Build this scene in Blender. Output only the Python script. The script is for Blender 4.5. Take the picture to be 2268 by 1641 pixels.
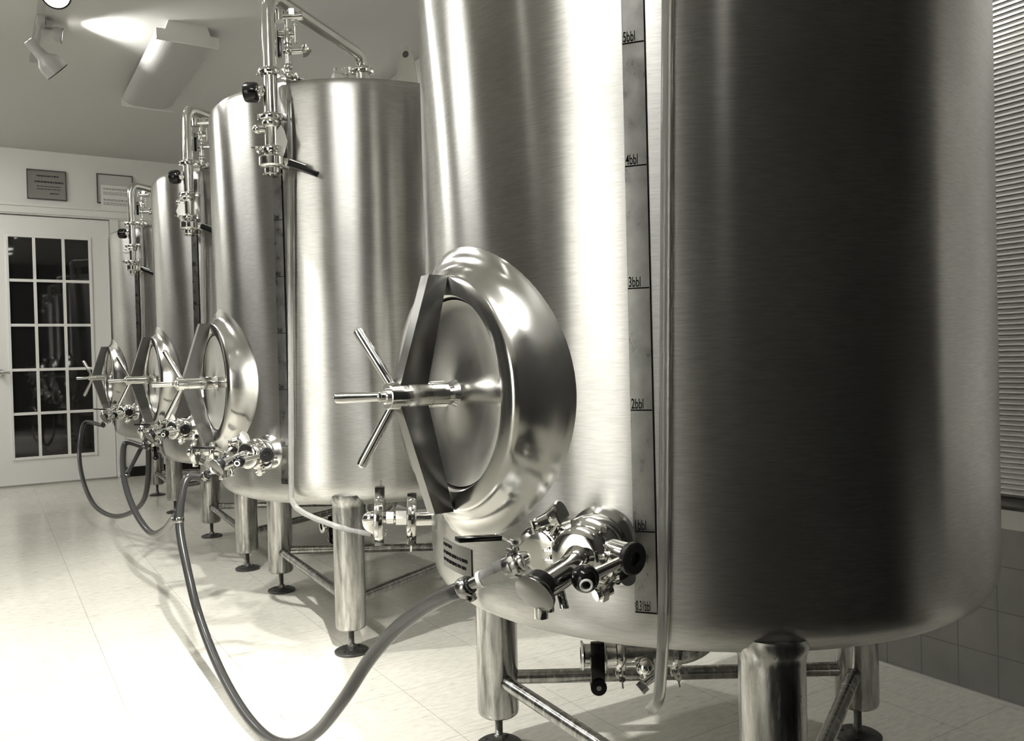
import bpy, bmesh, math, random
from mathutils import Vector, Matrix, noise
random.seed(7)
S = bpy.context.scene
for o in list(bpy.data.objects): bpy.data.objects.remove(o)
COL = S.collection
W, H = 2268, 1641
# ---------------------------------------------------------------- camera
CF = 1850.7; YAW, PITCH, ROLL, CZ = 0.5946, -0.0143, -0.025, 0.842
F = Vector((math.sin(YAW)*math.cos(PITCH), math.cos(YAW)*math.cos(PITCH), math.sin(PITCH)))
_R = Vector((math.cos(YAW), -math.sin(YAW), 0)); _U = _R.cross(F)
R = math.cos(ROLL)*_R + math.sin(ROLL)*_U
U = -math.sin(ROLL)*_R + math.cos(ROLL)*_U
cd = bpy.data.cameras.new('camera'); cam = bpy.data.objects.new('camera', cd); COL.objects.link(cam)
cd.sensor_fit = 'HORIZONTAL'; cd.sensor_width = 36.0; cd.lens = CF/W*36.0; cd.clip_start = .02
cam.matrix_world = Matrix(((R.x, U.x, -F.x, 0), (R.y, U.y, -F.y, 0), (R.z, U.z, -F.z, CZ), (0, 0, 0, 1)))
S.camera = cam
S.view_settings.view_transform = 'Standard'; S.view_settings.look = 'None'
S.view_settings.gamma = 1.0; S.view_settings.exposure = 0.0
S.view_settings.use_curve_mapping = False
# ---------------------------------------------------------------- world and room light
TINT = (1.0, 0.99, 0.95)
w = bpy.data.worlds.new('night'); S.world = w; w.use_nodes = True
w.node_tree.nodes['Background'].inputs[0].default_value = (.010, .010, .009, 1)
w.node_tree.nodes['Background'].inputs[1].default_value = 1.0
PSI = -0.0324
UX = Vector((math.cos(PSI), math.sin(PSI), 0)); UY = Vector((-math.sin(PSI), math.cos(PSI), 0))
def L(x, y, z=0.0): return UX*x + UY*y + Vector((0, 0, z))        # room coordinates
# track heads, plus added spots on the left: (room x, room y, aim point room coords, watts, cone degrees)
HEADS = [((.26, 2.85), (.55, 3.4, 0.0), 60, 90, 'track spotlight above the gap between the second and third tanks'),
         ((.26, 2.40), (.70, 2.8, 0.0), 110, 80, 'track spotlight above the gap between the two nearest tanks'),
         ((.21, -.36), (.58, 2.8, 0.0), 1050, 26, 'track spotlight just behind the viewer aimed at the hoses'),
         ((-1.25, 1.70), (.95, 1.62, 0.0), 420, 36, 'added unseen spotlight on the left, brightening the floor under the nearest tank'),  # added fill spot, lifts the floor below the front tank
         ((-1.55, .55), (-3.2, .55, 1.1), 420, 72, 'added unseen spotlight lighting the white reflector panel, nearer the far end'),  # added pair of spots, makes the left panel a bright reflection source
         ((-1.55, -.15), (-3.2, -.15, 1.1), 420, 72, 'added unseen spotlight lighting the white reflector panel, nearer the viewer')]
TUBE_L = 26.0      # radiance of a lit fluorescent diffuser
# ---------------------------------------------------------------- helpers
def P(px, py, d):
    return Vector((0, 0, CZ)) + (F + R*((px-W/2)/CF) - U*((py-H/2)/CF))*d
TK = [Vector((1.170, 1.1182, 0)), Vector((1.2053, 2.6514, 0)), Vector((1.2589, 3.8473, 0)), Vector((1.3249, 5.4737, 0))]
def r1(px, py, d): return P(px, py, d) - TK[0]
def obj(name, bm, mat, parent=None, smooth=True, auto=35):
    me = bpy.data.meshes.new(name)
    bmesh.ops.recalc_face_normals(bm, faces=bm.faces)
    bm.to_mesh(me); bm.free()
    if smooth:
        me.polygons.foreach_set('use_smooth', [True]*len(me.polygons))
        try: me.set_sharp_from_angle(angle=math.radians(auto))
        except Exception: pass
    for m in (mat if isinstance(mat, (list, tuple)) else [mat]): me.materials.append(m)
    o = bpy.data.objects.new(name, me); COL.objects.link(o)
    if parent: o.parent = parent
    return o
def tag(o, label=None, cat=None, group=None, kind=None):
    if label: o['label'] = label
    if cat: o['category'] = cat
    if group: o['group'] = group
    if kind: o['kind'] = kind
    return o
def empty(name, loc=(0, 0, 0), rz=0):
    o = bpy.data.objects.new(name, None); COL.objects.link(o); o.location = loc; o.rotation_euler = (0, 0, rz)
    o.empty_display_size = .05
    return o
def frame(ax):
    ax = Vector(ax).normalized()
    t = Vector((0, 0, 1)) if abs(ax.z) < .9 else Vector((1, 0, 0))
    u = ax.cross(t).normalized(); v = ax.cross(u).normalized()
    return ax, u, v
def lathe(bm, prof, c, ax, n=32, cap=True, mi=0):
    """prof: list of (distance along axis, radius)"""
    c = Vector(c); ax, u, v = frame(ax); rings = []
    for (s, r) in prof:
        if r < 1e-6: rings.append([bm.verts.new(c+ax*s)])
        else: rings.append([bm.verts.new(c+ax*s+(u*math.cos(2*math.pi*i/n)+v*math.sin(2*math.pi*i/n))*r) for i in range(n)])
    for a, b in zip(rings, rings[1:]):
        for i in range(n):
            j = (i+1) % n
            if len(a) == 1 and len(b) == 1: continue
            if len(a) == 1: f = bm.faces.new((a[0], b[i], b[j]))
            elif len(b) == 1: f = bm.faces.new((a[i], b[0], a[j]))
            else: f = bm.faces.new((a[i], b[i], b[j], a[j]))
            f.material_index = mi
    if cap:
        for rg in (rings[0], rings[-1]):
            if len(rg) > 2:
                f = bm.faces.new(rg); f.material_index = mi
    return bm
def cyl(bm, a, b, r, r2=None, n=24, bev=0.0, mi=0):
    a, b = Vector(a), Vector(b); l = (b-a).length; r2 = r if r2 is None else r2
    if bev: pr = [(0, r-bev), (bev*.3, r-bev*.3), (bev, r), (l-bev, r2), (l-bev*.3, r2-bev*.3), (l, r2-bev)]
    else: pr = [(0, r), (l, r2)]
    return lathe(bm, pr, a, b-a, n, mi=mi)
def hexn(bm, a, b, r): return lathe(bm, [(0, r*.93), (.0008, r), ((Vector(b)-Vector(a)).length-.0008, r), ((Vector(b)-Vector(a)).length, r*.93)], a, Vector(b)-Vector(a), 6)
def ball(bm, c, r, n=20, sq=1.0):
    pr = []
    for i in range(n//2+1):
        t = math.pi*i/(n//2); pr.append((-math.cos(t)*r*sq, math.sin(t)*r))
    return lathe(bm, pr, c, (0, 0, 1), n, cap=False)
def spline(pts, k=8):
    pts = [Vector(p) for p in pts]
    if len(pts) < 3: return pts
    q = [pts[0]*2-pts[1]] + pts + [pts[-1]*2-pts[-2]]; out = []
    for i in range(1, len(q)-2):
        p0, p1, p2, p3 = q[i-1:i+3]
        for j in range(k):
            t = j/k
            out.append(.5*((2*p1)+(-p0+p2)*t+(2*p0-5*p1+4*p2-p3)*t*t+(-p0+3*p1-3*p2+p3)*t**3))
    out.append(pts[-1]); return out
def bend(pts, rad, k=6):
    """polyline with rounded corners"""
    pts = [Vector(p) for p in pts]; out = [pts[0]]
    for i in range(1, len(pts)-1):
        a, b, c = pts[i-1:i+2]; d1 = (a-b).normalized(); d2 = (c-b).normalized()
        p1, p2 = b+d1*rad, b+d2*rad
        for j in range(k+1):
            t = j/k; out.append(p1*(1-t)**2+b*2*t*(1-t)+p2*t*t)
    out.append(pts[-1]); return out
def tube(bm, pts, r, n=14, cap=True, mi=0):
    pts = [Vector(p) for p in pts]; rings = []; prev = None
    for i, p in enumerate(pts):
        d = (pts[min(i+1, len(pts)-1)]-pts[max(i-1, 0)]).normalized()
        if prev is None: _, u, v = frame(d)
        else:
            u = (prev - d*prev.dot(d)).normalized(); v = d.cross(u)
        prev = u
        rr = r(i/(len(pts)-1)) if callable(r) else r
        rings.append([bm.verts.new(p+(u*math.cos(2*math.pi*k/n)+v*math.sin(2*math.pi*k/n))*rr) for k in range(n)])
    for a, b in zip(rings, rings[1:]):
        for k in range(n):
            f = bm.faces.new((a[k], a[(k+1) % n], b[(k+1) % n], b[k])); f.material_index = mi
    if cap:
        bm.faces.new(rings[0]); bm.faces.new(rings[-1])
    return bm
def box(bm, c, sx, sy, sz, rot=None, mi=0, bev=0.0):
    """c centre, s full sizes, rot = (ex,ey,ez) axis vectors"""
    ex, ey, ez = rot or (Vector((1, 0, 0)), Vector((0, 1, 0)), Vector((0, 0, 1)))
    M = Matrix((ex*sx, ey*sy, ez*sz)).transposed().to_4x4(); M.translation = Vector(c)
    r = bmesh.ops.create_cube(bm, size=1, matrix=M)
    fs = set(f for v in r['verts'] for f in v.link_faces)
    for f in fs: f.material_index = mi
    if bev:
        es = list(set(e for v in r['verts'] for e in v.link_edges))
        g = bmesh.ops.bevel(bm, geom=es, offset=bev, segments=2, affect='EDGES', profile=.7)
        for f in g['faces']: f.material_index = mi
    return bm
def prism(bm, poly, off):
    """poly: 3d points, extruded by vector off"""
    off = Vector(off); a = [bm.verts.new(Vector(p)-off/2) for p in poly]; b = [bm.verts.new(Vector(p)+off/2) for p in poly]
    bm.faces.new(a); bm.faces.new(list(reversed(b)))
    for i in range(len(a)): bm.faces.new((a[i], b[i], b[(i+1) % len(a)], a[(i+1) % len(a)]))
    return bm
def triclamp(bm, c, ax, r, wing=(0, 0, -1), t=.011):
    """sanitary clamp: band, hinge lug, bolt and wing nut"""
    c = Vector(c); ax = Vector(ax).normalized(); w_ = Vector(wing); w_ = (w_-ax*w_.dot(ax)).normalized(); s = ax.cross(w_)
    lathe(bm, [(-t, r*.80), (-t, r*.9), (-t*.75, r), (-t*.1, r*1.05), (t*.1, r*1.05), (t*.75, r), (t, r*.9), (t, r*.80)], c, ax, 28)
    for k in (-1, 1): box(bm, c+w_*(r*1.12)+s*k*.006, t*1.9, .006, r*.5, (ax, s, w_), bev=.0008)
    cyl(bm, c+w_*(r*1.2)-s*.012, c+w_*(r*1.2)+s*.03, .003, n=10)
    box(bm, c-w_*(r*1.1), t*1.9, .014, r*.28, (ax, s, w_), bev=.001)
    n0 = c+w_*(r*1.2)+s*.018
    cyl(bm, n0, n0+s*.010, .0055, n=12)
    for k in (-1, 1): prism(bm, [n0+s*.002+w_*k*.004, n0+s*.012+w_*k*.015, n0+s*.017+w_*k*.012, n0+s*.010+w_*k*.003], ax*.003)
    return bm
NB = bmesh.new
# ---------------------------------------------------------------- materials
def mat(name, col, rough=.5, metal=0.0, **k):
    m = bpy.data.materials.new(name); m.use_nodes = True; b = m.node_tree.nodes['Principled BSDF']
    b.inputs['Base Color'].default_value = (col[0], col[1], col[2], 1) if not isinstance(col, (int, float)) else (col, col*.99, col*.95, 1)
    b.inputs['Roughness'].default_value = rough; b.inputs['Metallic'].default_value = metal
    for kk, v in k.items(): b.inputs[kk.replace('_', ' ')].default_value = v
    return m
class NT:
    def __init__(s, m): s.t = m.node_tree; s.b = s.t.nodes['Principled BSDF']
    def n(s, typ, **k):
        x = s.t.nodes.new(typ)
        for kk, v in k.items():
            if kk in x.inputs: x.inputs[kk].default_value = v
            else: setattr(x, kk, v)
        return x
    def l(s, a, b): s.t.links.new(a, b)
    def ramp(s, src, stops):
        r = s.n('ShaderNodeValToRGB'); s.l(src, r.inputs[0]); e = r.color_ramp.elements
        while len(e) < len(stops): e.new(.5)
        for i, (p, c) in enumerate(stops): e[i].position = p; e[i].color = (c, c*.99, c*.95, 1)
        return r.outputs[0]
    def noise(s, vec, scale, detail=4, rough=.55):
        x = s.n('ShaderNodeTexNoise', Scale=scale, Detail=detail, Roughness=rough); s.l(vec, x.inputs['Vector']); return x.outputs['Fac']
    def obj(s, scale=(1, 1, 1), rot=(0, 0, 0), loc=(0, 0, 0)):
        c = s.n('ShaderNodeTexCoord'); m = s.n('ShaderNodeMapping', Scale=scale, Rotation=rot, Location=loc)
        s.l(c.outputs['Object'], m.inputs['Vector']); return m.outputs['Vector']
    def bump(s, h, st=.1, d=.001, prev=None):
        b = s.n('ShaderNodeBump', Strength=st, Distance=d); s.l(h, b.inputs['Height'])
        if prev: s.l(prev, b.inputs['Normal'])
        return b.outputs[0]
    def rough_map(s, src, a, b):
        r = s.n('ShaderNodeMapRange'); s.l(src, r.inputs[0]); r.inputs[1].default_value = .3; r.inputs[2].default_value = .7
        r.inputs[3].default_value = a; r.inputs[4].default_value = b; s.l(r.outputs[0], s.b.inputs['Roughness']); return r.outputs[0]
def steel_tank():
    m = mat('brushed_steel', .60, .28, 1.0, Anisotropic=.97, Anisotropic_Rotation=.25); t = NT(m)
    tg = t.n('ShaderNodeTangent', direction_type='RADIAL', axis='Z'); t.l(tg.outputs[0], t.b.inputs['Tangent'])
    blot = t.noise(t.obj((3, 3, 2)), 2.0, 2, .5)
    fine = t.noise(t.obj((18, 18, 220)), 2.0, 3, .6)
    mx = t.n('ShaderNodeMath', operation='MULTIPLY'); t.l(blot, mx.inputs[0]); t.l(fine, mx.inputs[1])
    t.l(t.ramp(mx.outputs[0], [(.08, .40), (.40, .60)]), t.b.inputs['Base Color'])
    wav = t.noise(t.obj((3.5, 3.5, .18)), 1.6, 1.5, .5)
    n1 = t.bump(wav, .22, .004); t.l(t.bump(fine, .03, .0004, n1), t.b.inputs['Normal'])
    return m
M_TANK = steel_tank()
def steel(name, c, r0, r1, sc=25, bump=.03):
    m = mat(name, c, r0, 1.0); t = NT(m); v = t.noise(t.obj((1, 1, 1)), sc, 4, .6)
    t.rough_map(v, r0, r1); t.l(t.bump(v, bump, .0008), t.b.inputs['Normal']); return m
M_POL = steel('polished_steel', .72, .06, .16, 40)
M_SAT = steel('satin_steel', .60, .13, .24, 12)
M_BAR = steel('dull_steel_plate', .22, .14, .24, 16)
M_LEG = mat('stained_steel', .52, .28, 1.0)
t = NT(M_LEG); v = t.noise(t.obj((30, 30, 4)), 2.5, 5, .65); t.rough_map(v, .16, .3); t.l(t.ramp(v, [(.3, .20), (.62, .52)]), t.b.inputs['Base Color'])
M_GAUGE = mat('gauge_plate', .30, .3, 1.0)
t = NT(M_GAUGE); v = t.noise(t.obj((8, 8, 6)), 6, 4, .6); t.rough_map(v, .26, .34); t.l(t.ramp(v, [(.3, .24), (.7, .32)]), t.b.inputs['Base Color'])
M_INK = mat('black_engraving', .004, .9, Specular_IOR_Level=.08)
M_BLK = mat('black_plastic', .006, .14, Specular_IOR_Level=.35)
M_RUB = mat('black_rubber', .010, .4, Specular_IOR_Level=.3)
M_OLD = steel('old_valve_steel', .34, .16, .30, 30)
M_THR = steel('threaded_rod_steel', .25, .3, .45, 60)
M_PAD = mat('dark_foot_pad', .10, .3, .8)
M_HOSE = mat('grey_rubber_hose', .028, .22, 0.0, Specular_IOR_Level=.32)
M_CLEAR = mat('clear_vinyl_tube', .70, .12, 0.0, Transmission_Weight=.82, IOR=1.35)
M_WHITE = mat('white_paper', .85, .8)
M_CHALK = mat('white_collar_plastic', .8, .4)
M_ENAMEL = mat('white_enamel', .70, .35)
M_CEIL = mat('ceiling_paint', .58, .9); t = NT(M_CEIL); v = t.noise(t.obj(), 60, 4); t.l(t.bump(v, .1, .002), t.b.inputs['Normal'])
M_WALL = mat('wall_paint', .80, .85); t = NT(M_WALL); v = t.noise(t.obj(), 40, 4); t.l(t.bump(v, .08, .002), t.b.inputs['Normal'])
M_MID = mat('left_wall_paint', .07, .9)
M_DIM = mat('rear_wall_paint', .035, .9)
M_TRIM = mat('trim_paint', .80, .45)
M_DARK = mat('dark_gap', .03, .7)
M_BLIND = mat('blind_slat', .75, .35)
M_GLASS = mat('window_glass', .012, .03, 0.0, Specular_IOR_Level=.6)
M_LAMP = mat('lit_lamp_face', .9, .3)
M_LAMP.node_tree.nodes['Principled BSDF'].inputs['Emission Color'].default_value = (1, .97, .88, 1)
M_LAMP.node_tree.nodes['Principled BSDF'].inputs['Emission Strength'].default_value = 14
M_LAMPC = mat('lamp_housing', .42, .4)
M_DIFF = mat('ribbed_diffuser', .42, .45)
t = NT(M_DIFF); wv = t.n('ShaderNodeTexWave', Scale=26.0, bands_direction='X'); t.l(t.obj(), wv.inputs['Vector']); t.l(t.bump(wv.outputs['Fac'], .06, .002), t.b.inputs['Normal'])
M_LIT = mat('lit_diffuser', .8, .5)
M_LIT.node_tree.nodes['Principled BSDF'].inputs['Emission Color'].default_value = (1, .99, .95, 1)
M_LIT.node_tree.nodes['Principled BSDF'].inputs['Emission Strength'].default_value = TUBE_L
M_PLAQ = mat('silver_plaque', .42, .25, .9)
# floor: vinyl tiles with streaks
M_FLOOR = mat('vinyl_tile', .7, .2); t = NT(M_FLOOR)
def tiles(t, x0, y0, s, mort, off=0.0):
    b = t.n('ShaderNodeTexBrick', Scale=1.0); b.offset = off; b.squash = 1.0
    b.inputs['Brick Width'].default_value = s[0]; b.inputs['Row Height'].default_value = s[1]; b.inputs['Mortar Size'].default_value = mort
    b.inputs['Mortar Smooth'].default_value = .3; b.inputs['Bias'].default_value = 0
    b.inputs['Color1'].default_value = (.3, .3, .3, 1); b.inputs['Color2'].default_value = (.7, .7, .7, 1); b.inputs['Mortar'].default_value = (0, 0, 0, 1)
    return b
b = tiles(t, 0, 0, (.305, .305), .0009); t.l(t.obj(loc=(-.27, -2.26, 0)), b.inputs['Vector'])
streak = t.noise(t.obj((11, 34, 1)), 2.6, 6, .68); cloud = t.noise(t.obj(), 2.2, 3, .5)
c1 = t.ramp(streak, [(.29, .22), (.345, .52), (.6, .62)])
mix = t.n('ShaderNodeMixRGB', blend_type='MULTIPLY', Fac=1.0); t.l(c1, mix.inputs[1]); t.l(t.ramp(b.outputs['Fac'], [(0, 1.0), (1, .55)]), mix.inputs[2])
mix2 = t.n('ShaderNodeMixRGB', blend_type='MULTIPLY', Fac=1.0); t.l(mix.outputs[0], mix2.inputs[1]); t.l(t.ramp(cloud, [(.3, .88), (.7, 1.0)]), mix2.inputs[2])
t.l(mix2.outputs[0], t.b.inputs['Base Color']); t.rough_map(streak, .12, .26)
n1 = t.bump(t.noise(t.obj(), 14, 3), .12, .002); t.l(n1, t.b.inputs['Normal'])
# ceramic wall tile
M_TILE = mat('ceramic_wall_tile', .30, .3); t = NT(M_TILE)
b = tiles(t, 0, 0, (.0965, .108), .0016); cc = t.n('ShaderNodeTexCoord'); sp = t.n('ShaderNodeSeparateXYZ'); cb = t.n('ShaderNodeCombineXYZ')
t.l(cc.outputs['Object'], sp.inputs[0]); t.l(sp.outputs[1], cb.inputs[0]); t.l(sp.outputs[2], cb.inputs[1]); t.l(cb.outputs[0], b.inputs['Vector'])
mx = t.n('ShaderNodeMixRGB', blend_type='MIX'); t.l(b.outputs['Fac'], mx.inputs[0]); mx.inputs[2].default_value = (.20, .197, .186, 1)
t.l(t.ramp(t.noise(t.obj(), 9, 4), [(.3, .27), (.7, .34)]), mx.inputs[1]); t.l(mx.outputs[0], t.b.inputs['Base Color'])
inv = t.n('ShaderNodeMath', operation='SUBTRACT'); inv.inputs[0].default_value = 1; t.l(b.outputs['Fac'], inv.inputs[1]); t.l(t.bump(inv.outputs[0], .5, .002), t.b.inputs['Normal'])

# ---------------------------------------------------------------- room shell (built in room coordinates, objects turned by PSI)
def robj(name, bm, m, **k):
    o = obj(name, bm, m, smooth=False); o.rotation_euler = (0, 0, PSI); return tag(o, kind='structure', **k)
XW, YW, ZC, XL, YB = 2.014, 7.074, 2.462, -3.2, -1.85
T_ = .12
def rbox(x0, x1, y0, y1, z0, z1, bm=None, mi=0):
    bm = bm or NB(); return box(bm, ((x0+x1)/2, (y0+y1)/2, (z0+z1)/2), x1-x0, y1-y0, z1-z0, mi=mi)
robj('floor', rbox(XL-T_, XW+T_, YB-T_, YW+T_, -T_, 0), M_FLOOR)
robj('ceiling', rbox(XL-T_, XW+T_, YB-T_, YW+T_, ZC, ZC+T_), M_CEIL)
# far wall with door hole
DX0, DX1, DZ = .015, .838, 1.985
bm = NB(); rbox(XL, DX0, YW, YW+T_, 0, ZC, bm); rbox(DX1, XW, YW, YW+T_, 0, ZC, bm); rbox(DX0, DX1, YW, YW+T_, DZ, ZC, bm)
robj('wall_far', bm, M_WALL)
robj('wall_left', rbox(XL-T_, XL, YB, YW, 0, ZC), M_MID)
robj('reflector_panel', rbox(XL, XL+.02, -.62, 1.02, .02, 2.3), M_TRIM)  # added white reflector, mirrored as a bright band in the steel
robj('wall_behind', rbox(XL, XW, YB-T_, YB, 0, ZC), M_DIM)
robj('added_dark_partition', rbox(-.50, XW, -.62, -.50, 0, ZC), M_DIM)  # added out of view so the front tank's right half reflects dark
for i, (y0, y1) in enumerate(((2.25, 3.15), (4.3, 5.5), (-1.6, -.9))):  # added unseen dark doors, for dark vertical bands in the steel
    dd = empty('door_%d' % (i+2), L(XL, (y0+y1)/2, 0), PSI); tag(dd, kind='structure')
    bm = NB(); box(bm, (.02, 0, 1.04), .04, y1-y0, 2.08); obj('door_slab', bm, M_DARK, dd, smooth=False)
    bm = NB(); cyl(bm, (.04, (y1-y0)/2-.08, 1.0), (.09, (y1-y0)/2-.08, 1.0), .012); ball(bm, (.10, (y1-y0)/2-.08, 1.0), .028); obj('door_handle', bm, M_SAT, dd)
# right wall: window hole, tile wainscot
WY0, WY1, WZ0, WZ1 = .02, 1.75, .47, 2.18
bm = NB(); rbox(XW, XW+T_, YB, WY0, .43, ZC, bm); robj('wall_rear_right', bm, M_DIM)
bm = NB(); rbox(XW, XW+T_, WY1, YW, .43, ZC, bm)
rbox(XW, XW+T_, WY0, WY1, WZ1, ZC, bm); rbox(XW, XW+T_, WY0, WY1, .43, WZ0, bm)
robj('wall_right', bm, M_WALL)
robj('trim_1', rbox(XW-.004, XW+T_, YB, YW, 0, .43), M_TILE)
bm = NB(); rbox(XW-.012, XW-.001, YB, YW, 0, .007, bm); robj('baseboard_right', bm, M_TRIM)
bm = NB(); rbox(XW-.020, XW-.001, WY0-.05, WY1+.05, .432, .462, bm); rbox(XW-.008, XW-.001, WY0-.05, WY1+.05, .415, .432, bm); robj('trim_2', bm, M_TRIM)
wn = empty('window_1', L(XW, (WY0+WY1)/2, WZ0), PSI); tag(wn, kind='structure')
cy = (WY0+WY1)/2; hw = (WY1-WY0)/2; hh = WZ1-WZ0
bm = NB()
for y in (-hw+.02, hw-.02): box(bm, (.06, y, hh/2), .06, .04, hh)
for z in (.02, hh-.02): box(bm, (.06, 0, z), .06, 2*hw-.08, .04)
box(bm, (.06, .1, hh/2), .05, .04, hh-.08)
obj('window_frame', bm, M_TRIM, wn, smooth=False)
bm = NB(); box(bm, (.06, 0, hh/2), .006, 2*hw-.06, hh-.06); obj('window_pane', bm, M_GLASS, wn, smooth=False)
# blinds
bl = empty('window_blinds', L(XW-.03, cy, WZ0), PSI)
tag(bl, 'closed white mini blinds hanging over the window on the right wall', 'blinds')
bm = NB(); z = .04; k = 0; pitch = .0122
while z < hh-.04:
    tilt = math.radians(64); wd = .0178; pts = []
    for s in (-1, -.5, 0, .5, 1):
        arc = (1-s*s)*.0016
        pts.append((s*wd/2*math.cos(tilt)-arc*math.sin(tilt), s*wd/2*math.sin(tilt)+arc*math.cos(tilt)))
    dz = .002*math.sin(k*.7)*.3
    vs = [[bm.verts.new((a, y, z+c+dz)) for a, c in pts] for y in (-hw+.01, hw-.01)]
    v2 = [[bm.verts.new((a+.0004*math.sin(tilt), y, z+c+dz-.0004)) for a, c in pts] for y in (-hw+.01, hw-.01)]
    for i in range(4):
        bm.faces.new((vs[0][i], vs[0][i+1], vs[1][i+1], vs[1][i])); bm.faces.new((v2[0][i], v2[1][i], v2[1][i+1], v2[0][i+1]))
    z += pitch; k += 1
obj('slats', bm, M_BLIND, bl)
bm = NB(); box(bm, (0, 0, .014), .022, 2*hw-.02, .020, bev=.003); obj('bottom_rail', bm, M_PAD, bl)
bm = NB(); box(bm, (0, 0, hh-.02), .03, 2*hw-.02, .035, bev=.003); obj('headrail', bm, M_BLIND, bl)
for y in (-.6, -.05, .165, .65):
    bm = NB()
    for dx in (-.009, .009): cyl(bm, (dx, y, .02), (dx, y, hh-.03), .0006, n=6)
    obj('ladder_cord', bm, M_BLIND, bl)
# ---------------------------------------------------------------- door and trim on the far wall
dr = empty('door_1', L((DX0+DX1)/2, YW, 0), PSI); tag(dr, kind='structure')
ox = (DX0+DX1)/2
gx = [.172, .328, .519, .681]; gz = [.215, .526, .848, 1.176, 1.504, 1.812]
def dbox(bm, x0, x1, z0, z1, y0, y1, **k): return box(bm, ((x0+x1)/2-ox, (y0+y1)/2, (z0+z1)/2), x1-x0, y1-y0, z1-z0, **k)
bm = NB()
dbox(bm, DX0+.004, .146, .012, 1.978, .012, .052); dbox(bm, .708, DX1-.004, .012, 1.978, .012, .052)
dbox(bm, .146, .708, .012, .188, .012, .052); dbox(bm, .146, .708, 1.84, 1.978, .012, .052)
obj('door_slab', bm, M_TRIM, dr, smooth=False)
bm = NB()
for a in ((.146, .166, .188, 1.84), (.688, .708, .188, 1.84), (.166, .688, .188, .208), (.166, .688, 1.82, 1.84)): dbox(bm, *a, .004, .05, bev=.003)
obj('glazing_bead', bm, M_TRIM, dr, smooth=False)
bm = NB()
for x in gx[1:3]: dbox(bm, x-.010, x+.010, .208, 1.82, .006, .046)
for z in gz[1:5]: dbox(bm, .166, .688, z-.010, z+.010, .0075, .045)
obj('glazing_bars', bm, M_TRIM, dr, smooth=False)
for i in range(3):
    for j in range(5):
        bm = NB(); e = .0102
        dbox(bm, (gx[i] if i else .156)+e, (gx[i+1] if i < 2 else .698)-e, (gz[j] if j else .198)+e, (gz[j+1] if j < 4 else 1.83)-e, .026, .030)
        obj('door_pane', bm, M_GLASS, dr, smooth=False)
bm = NB(); cyl(bm, (.085-ox, -.001, .83), (.085-ox, .012, .83), .03, bev=.003); cyl(bm, (.085-ox, -.03, .83), (.085-ox, 0, .83), .009)
box(bm, (.115-ox, -.036, .83), .075, .012, .022, bev=.004); obj('door_handle', bm, M_SAT, dr)
bm = NB(); dbox(bm, DX0, DX1, 0, .012, -.02, .06); obj('threshold', bm, M_SAT, dr, smooth=False)
bm = NB(); rbox(XL, XW-.02, YW-.022, YW-.0005, 1.995, 2.045, bm); rbox(XL, XW-.02, YW-.034, YW-.0005, 2.045, 2.062, bm); rbox(XL, XW-.02, YW-.012, YW-.0005, 1.986, 1.995, bm)
robj('trim_3', bm, M_TRIM)
bm = NB(); rbox(DX0-.07, DX0-.002, YW-.012, YW-.0005, 0.001, 1.985, bm); rbox(DX1+.002, DX1+.06, YW-.012, YW-.0005, 0.001, 1.985, bm); robj('trim_4', bm, M_TRIM)
bm = NB(); rbox(XL, DX0-.075, YW-.014, YW-.0005, 0.0005, .075, bm); rbox(DX1+.065, XW-.02, YW-.014, YW-.0005, 0.0005, .075, bm); robj('baseboard_far', bm, M_RUB)
# ---------------------------------------------------------------- framed certificates
def picture(name, x0, x1, z0, z1, label, fm, pm, textrows, y=YW-.001):
    e = empty(name, L((x0+x1)/2, y, z0), PSI); tag(e, label, 'picture frame')
    w_, h_ = x1-x0, z1-z0; bm = NB(); f_ = .006
    for a in ((0, h_-f_/2, w_, f_), (0, f_/2, w_, f_)): box(bm, (a[0], -.009, a[1]), a[2], .016, a[3], bev=.001)
    for s in (-1, 1): box(bm, (s*(w_-f_)/2, -.009, h_/2), f_, .016, h_-2*f_, bev=.001)
    obj('frame', bm, fm, e, smooth=False)
    bm = NB(); box(bm, (0, -.005, h_/2), w_-2*f_, .006, h_-2*f_); obj('print', bm, pm, e, smooth=False)
    if textrows:
        rnd = random.Random(3)
        for (zz, hh_, a, b_) in textrows:
            bm = NB(); x = a*w_
            while x < b_*w_:
                l_ = rnd.uniform(.006, .022); l_ = min(l_, b_*w_-x+.001); box(bm, (x+l_/2-w_/2, -.0084, zz*h_), l_, .0006, hh_); x += l_+.004
            obj('text_line', bm, M_DARK, e, smooth=False)
    return e
M_FRD = mat('dark_frame', .06, .4)
picture('certificate_frame', .295, .552, 2.102, 2.320, 'shiny plaque in a dark frame, left of the two above the glazed door', M_FRD, M_PLAQ,
        [(.80, .010, .25, .8), (.60, .012, .2, .92), (.45, .005, .25, .85), (.36, .005, .25, .85), (.22, .008, .58, .8)])
M_PRINT = mat('pale_certificate', .60, .6)
picture('certificate_frame', .757, 1.010, 2.106, 2.330, 'thin framed pale certificate above the door beside the tallest pipe bend', M_FRD, M_PRINT, [])
pe = empty('posted_notice', L(.90, YW-.019, 2.063), PSI); tag(pe, 'white printed notice taped over the lower part of the pale certificate', 'notice')
bm = NB(); box(bm, (0, 0, .091), .236, .001, .182); obj('sheet', bm, M_WHITE, pe, smooth=False)
rnd = random.Random(5); M_FADE = mat('faded_ink', .25, .7)
for zz in (.155, .147, .128, .119, .110, .072, .064, .048, .040, .032):
    x = -.10; bm = NB()
    while x < .10:
        l_ = rnd.uniform(.006, .02); box(bm, (x+l_/2, -.0009, zz), l_, .0004, .004 if zz not in (.155, .072) else .006); x += l_+.004
    obj('text_line', bm, M_FADE, pe, smooth=False)

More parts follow.
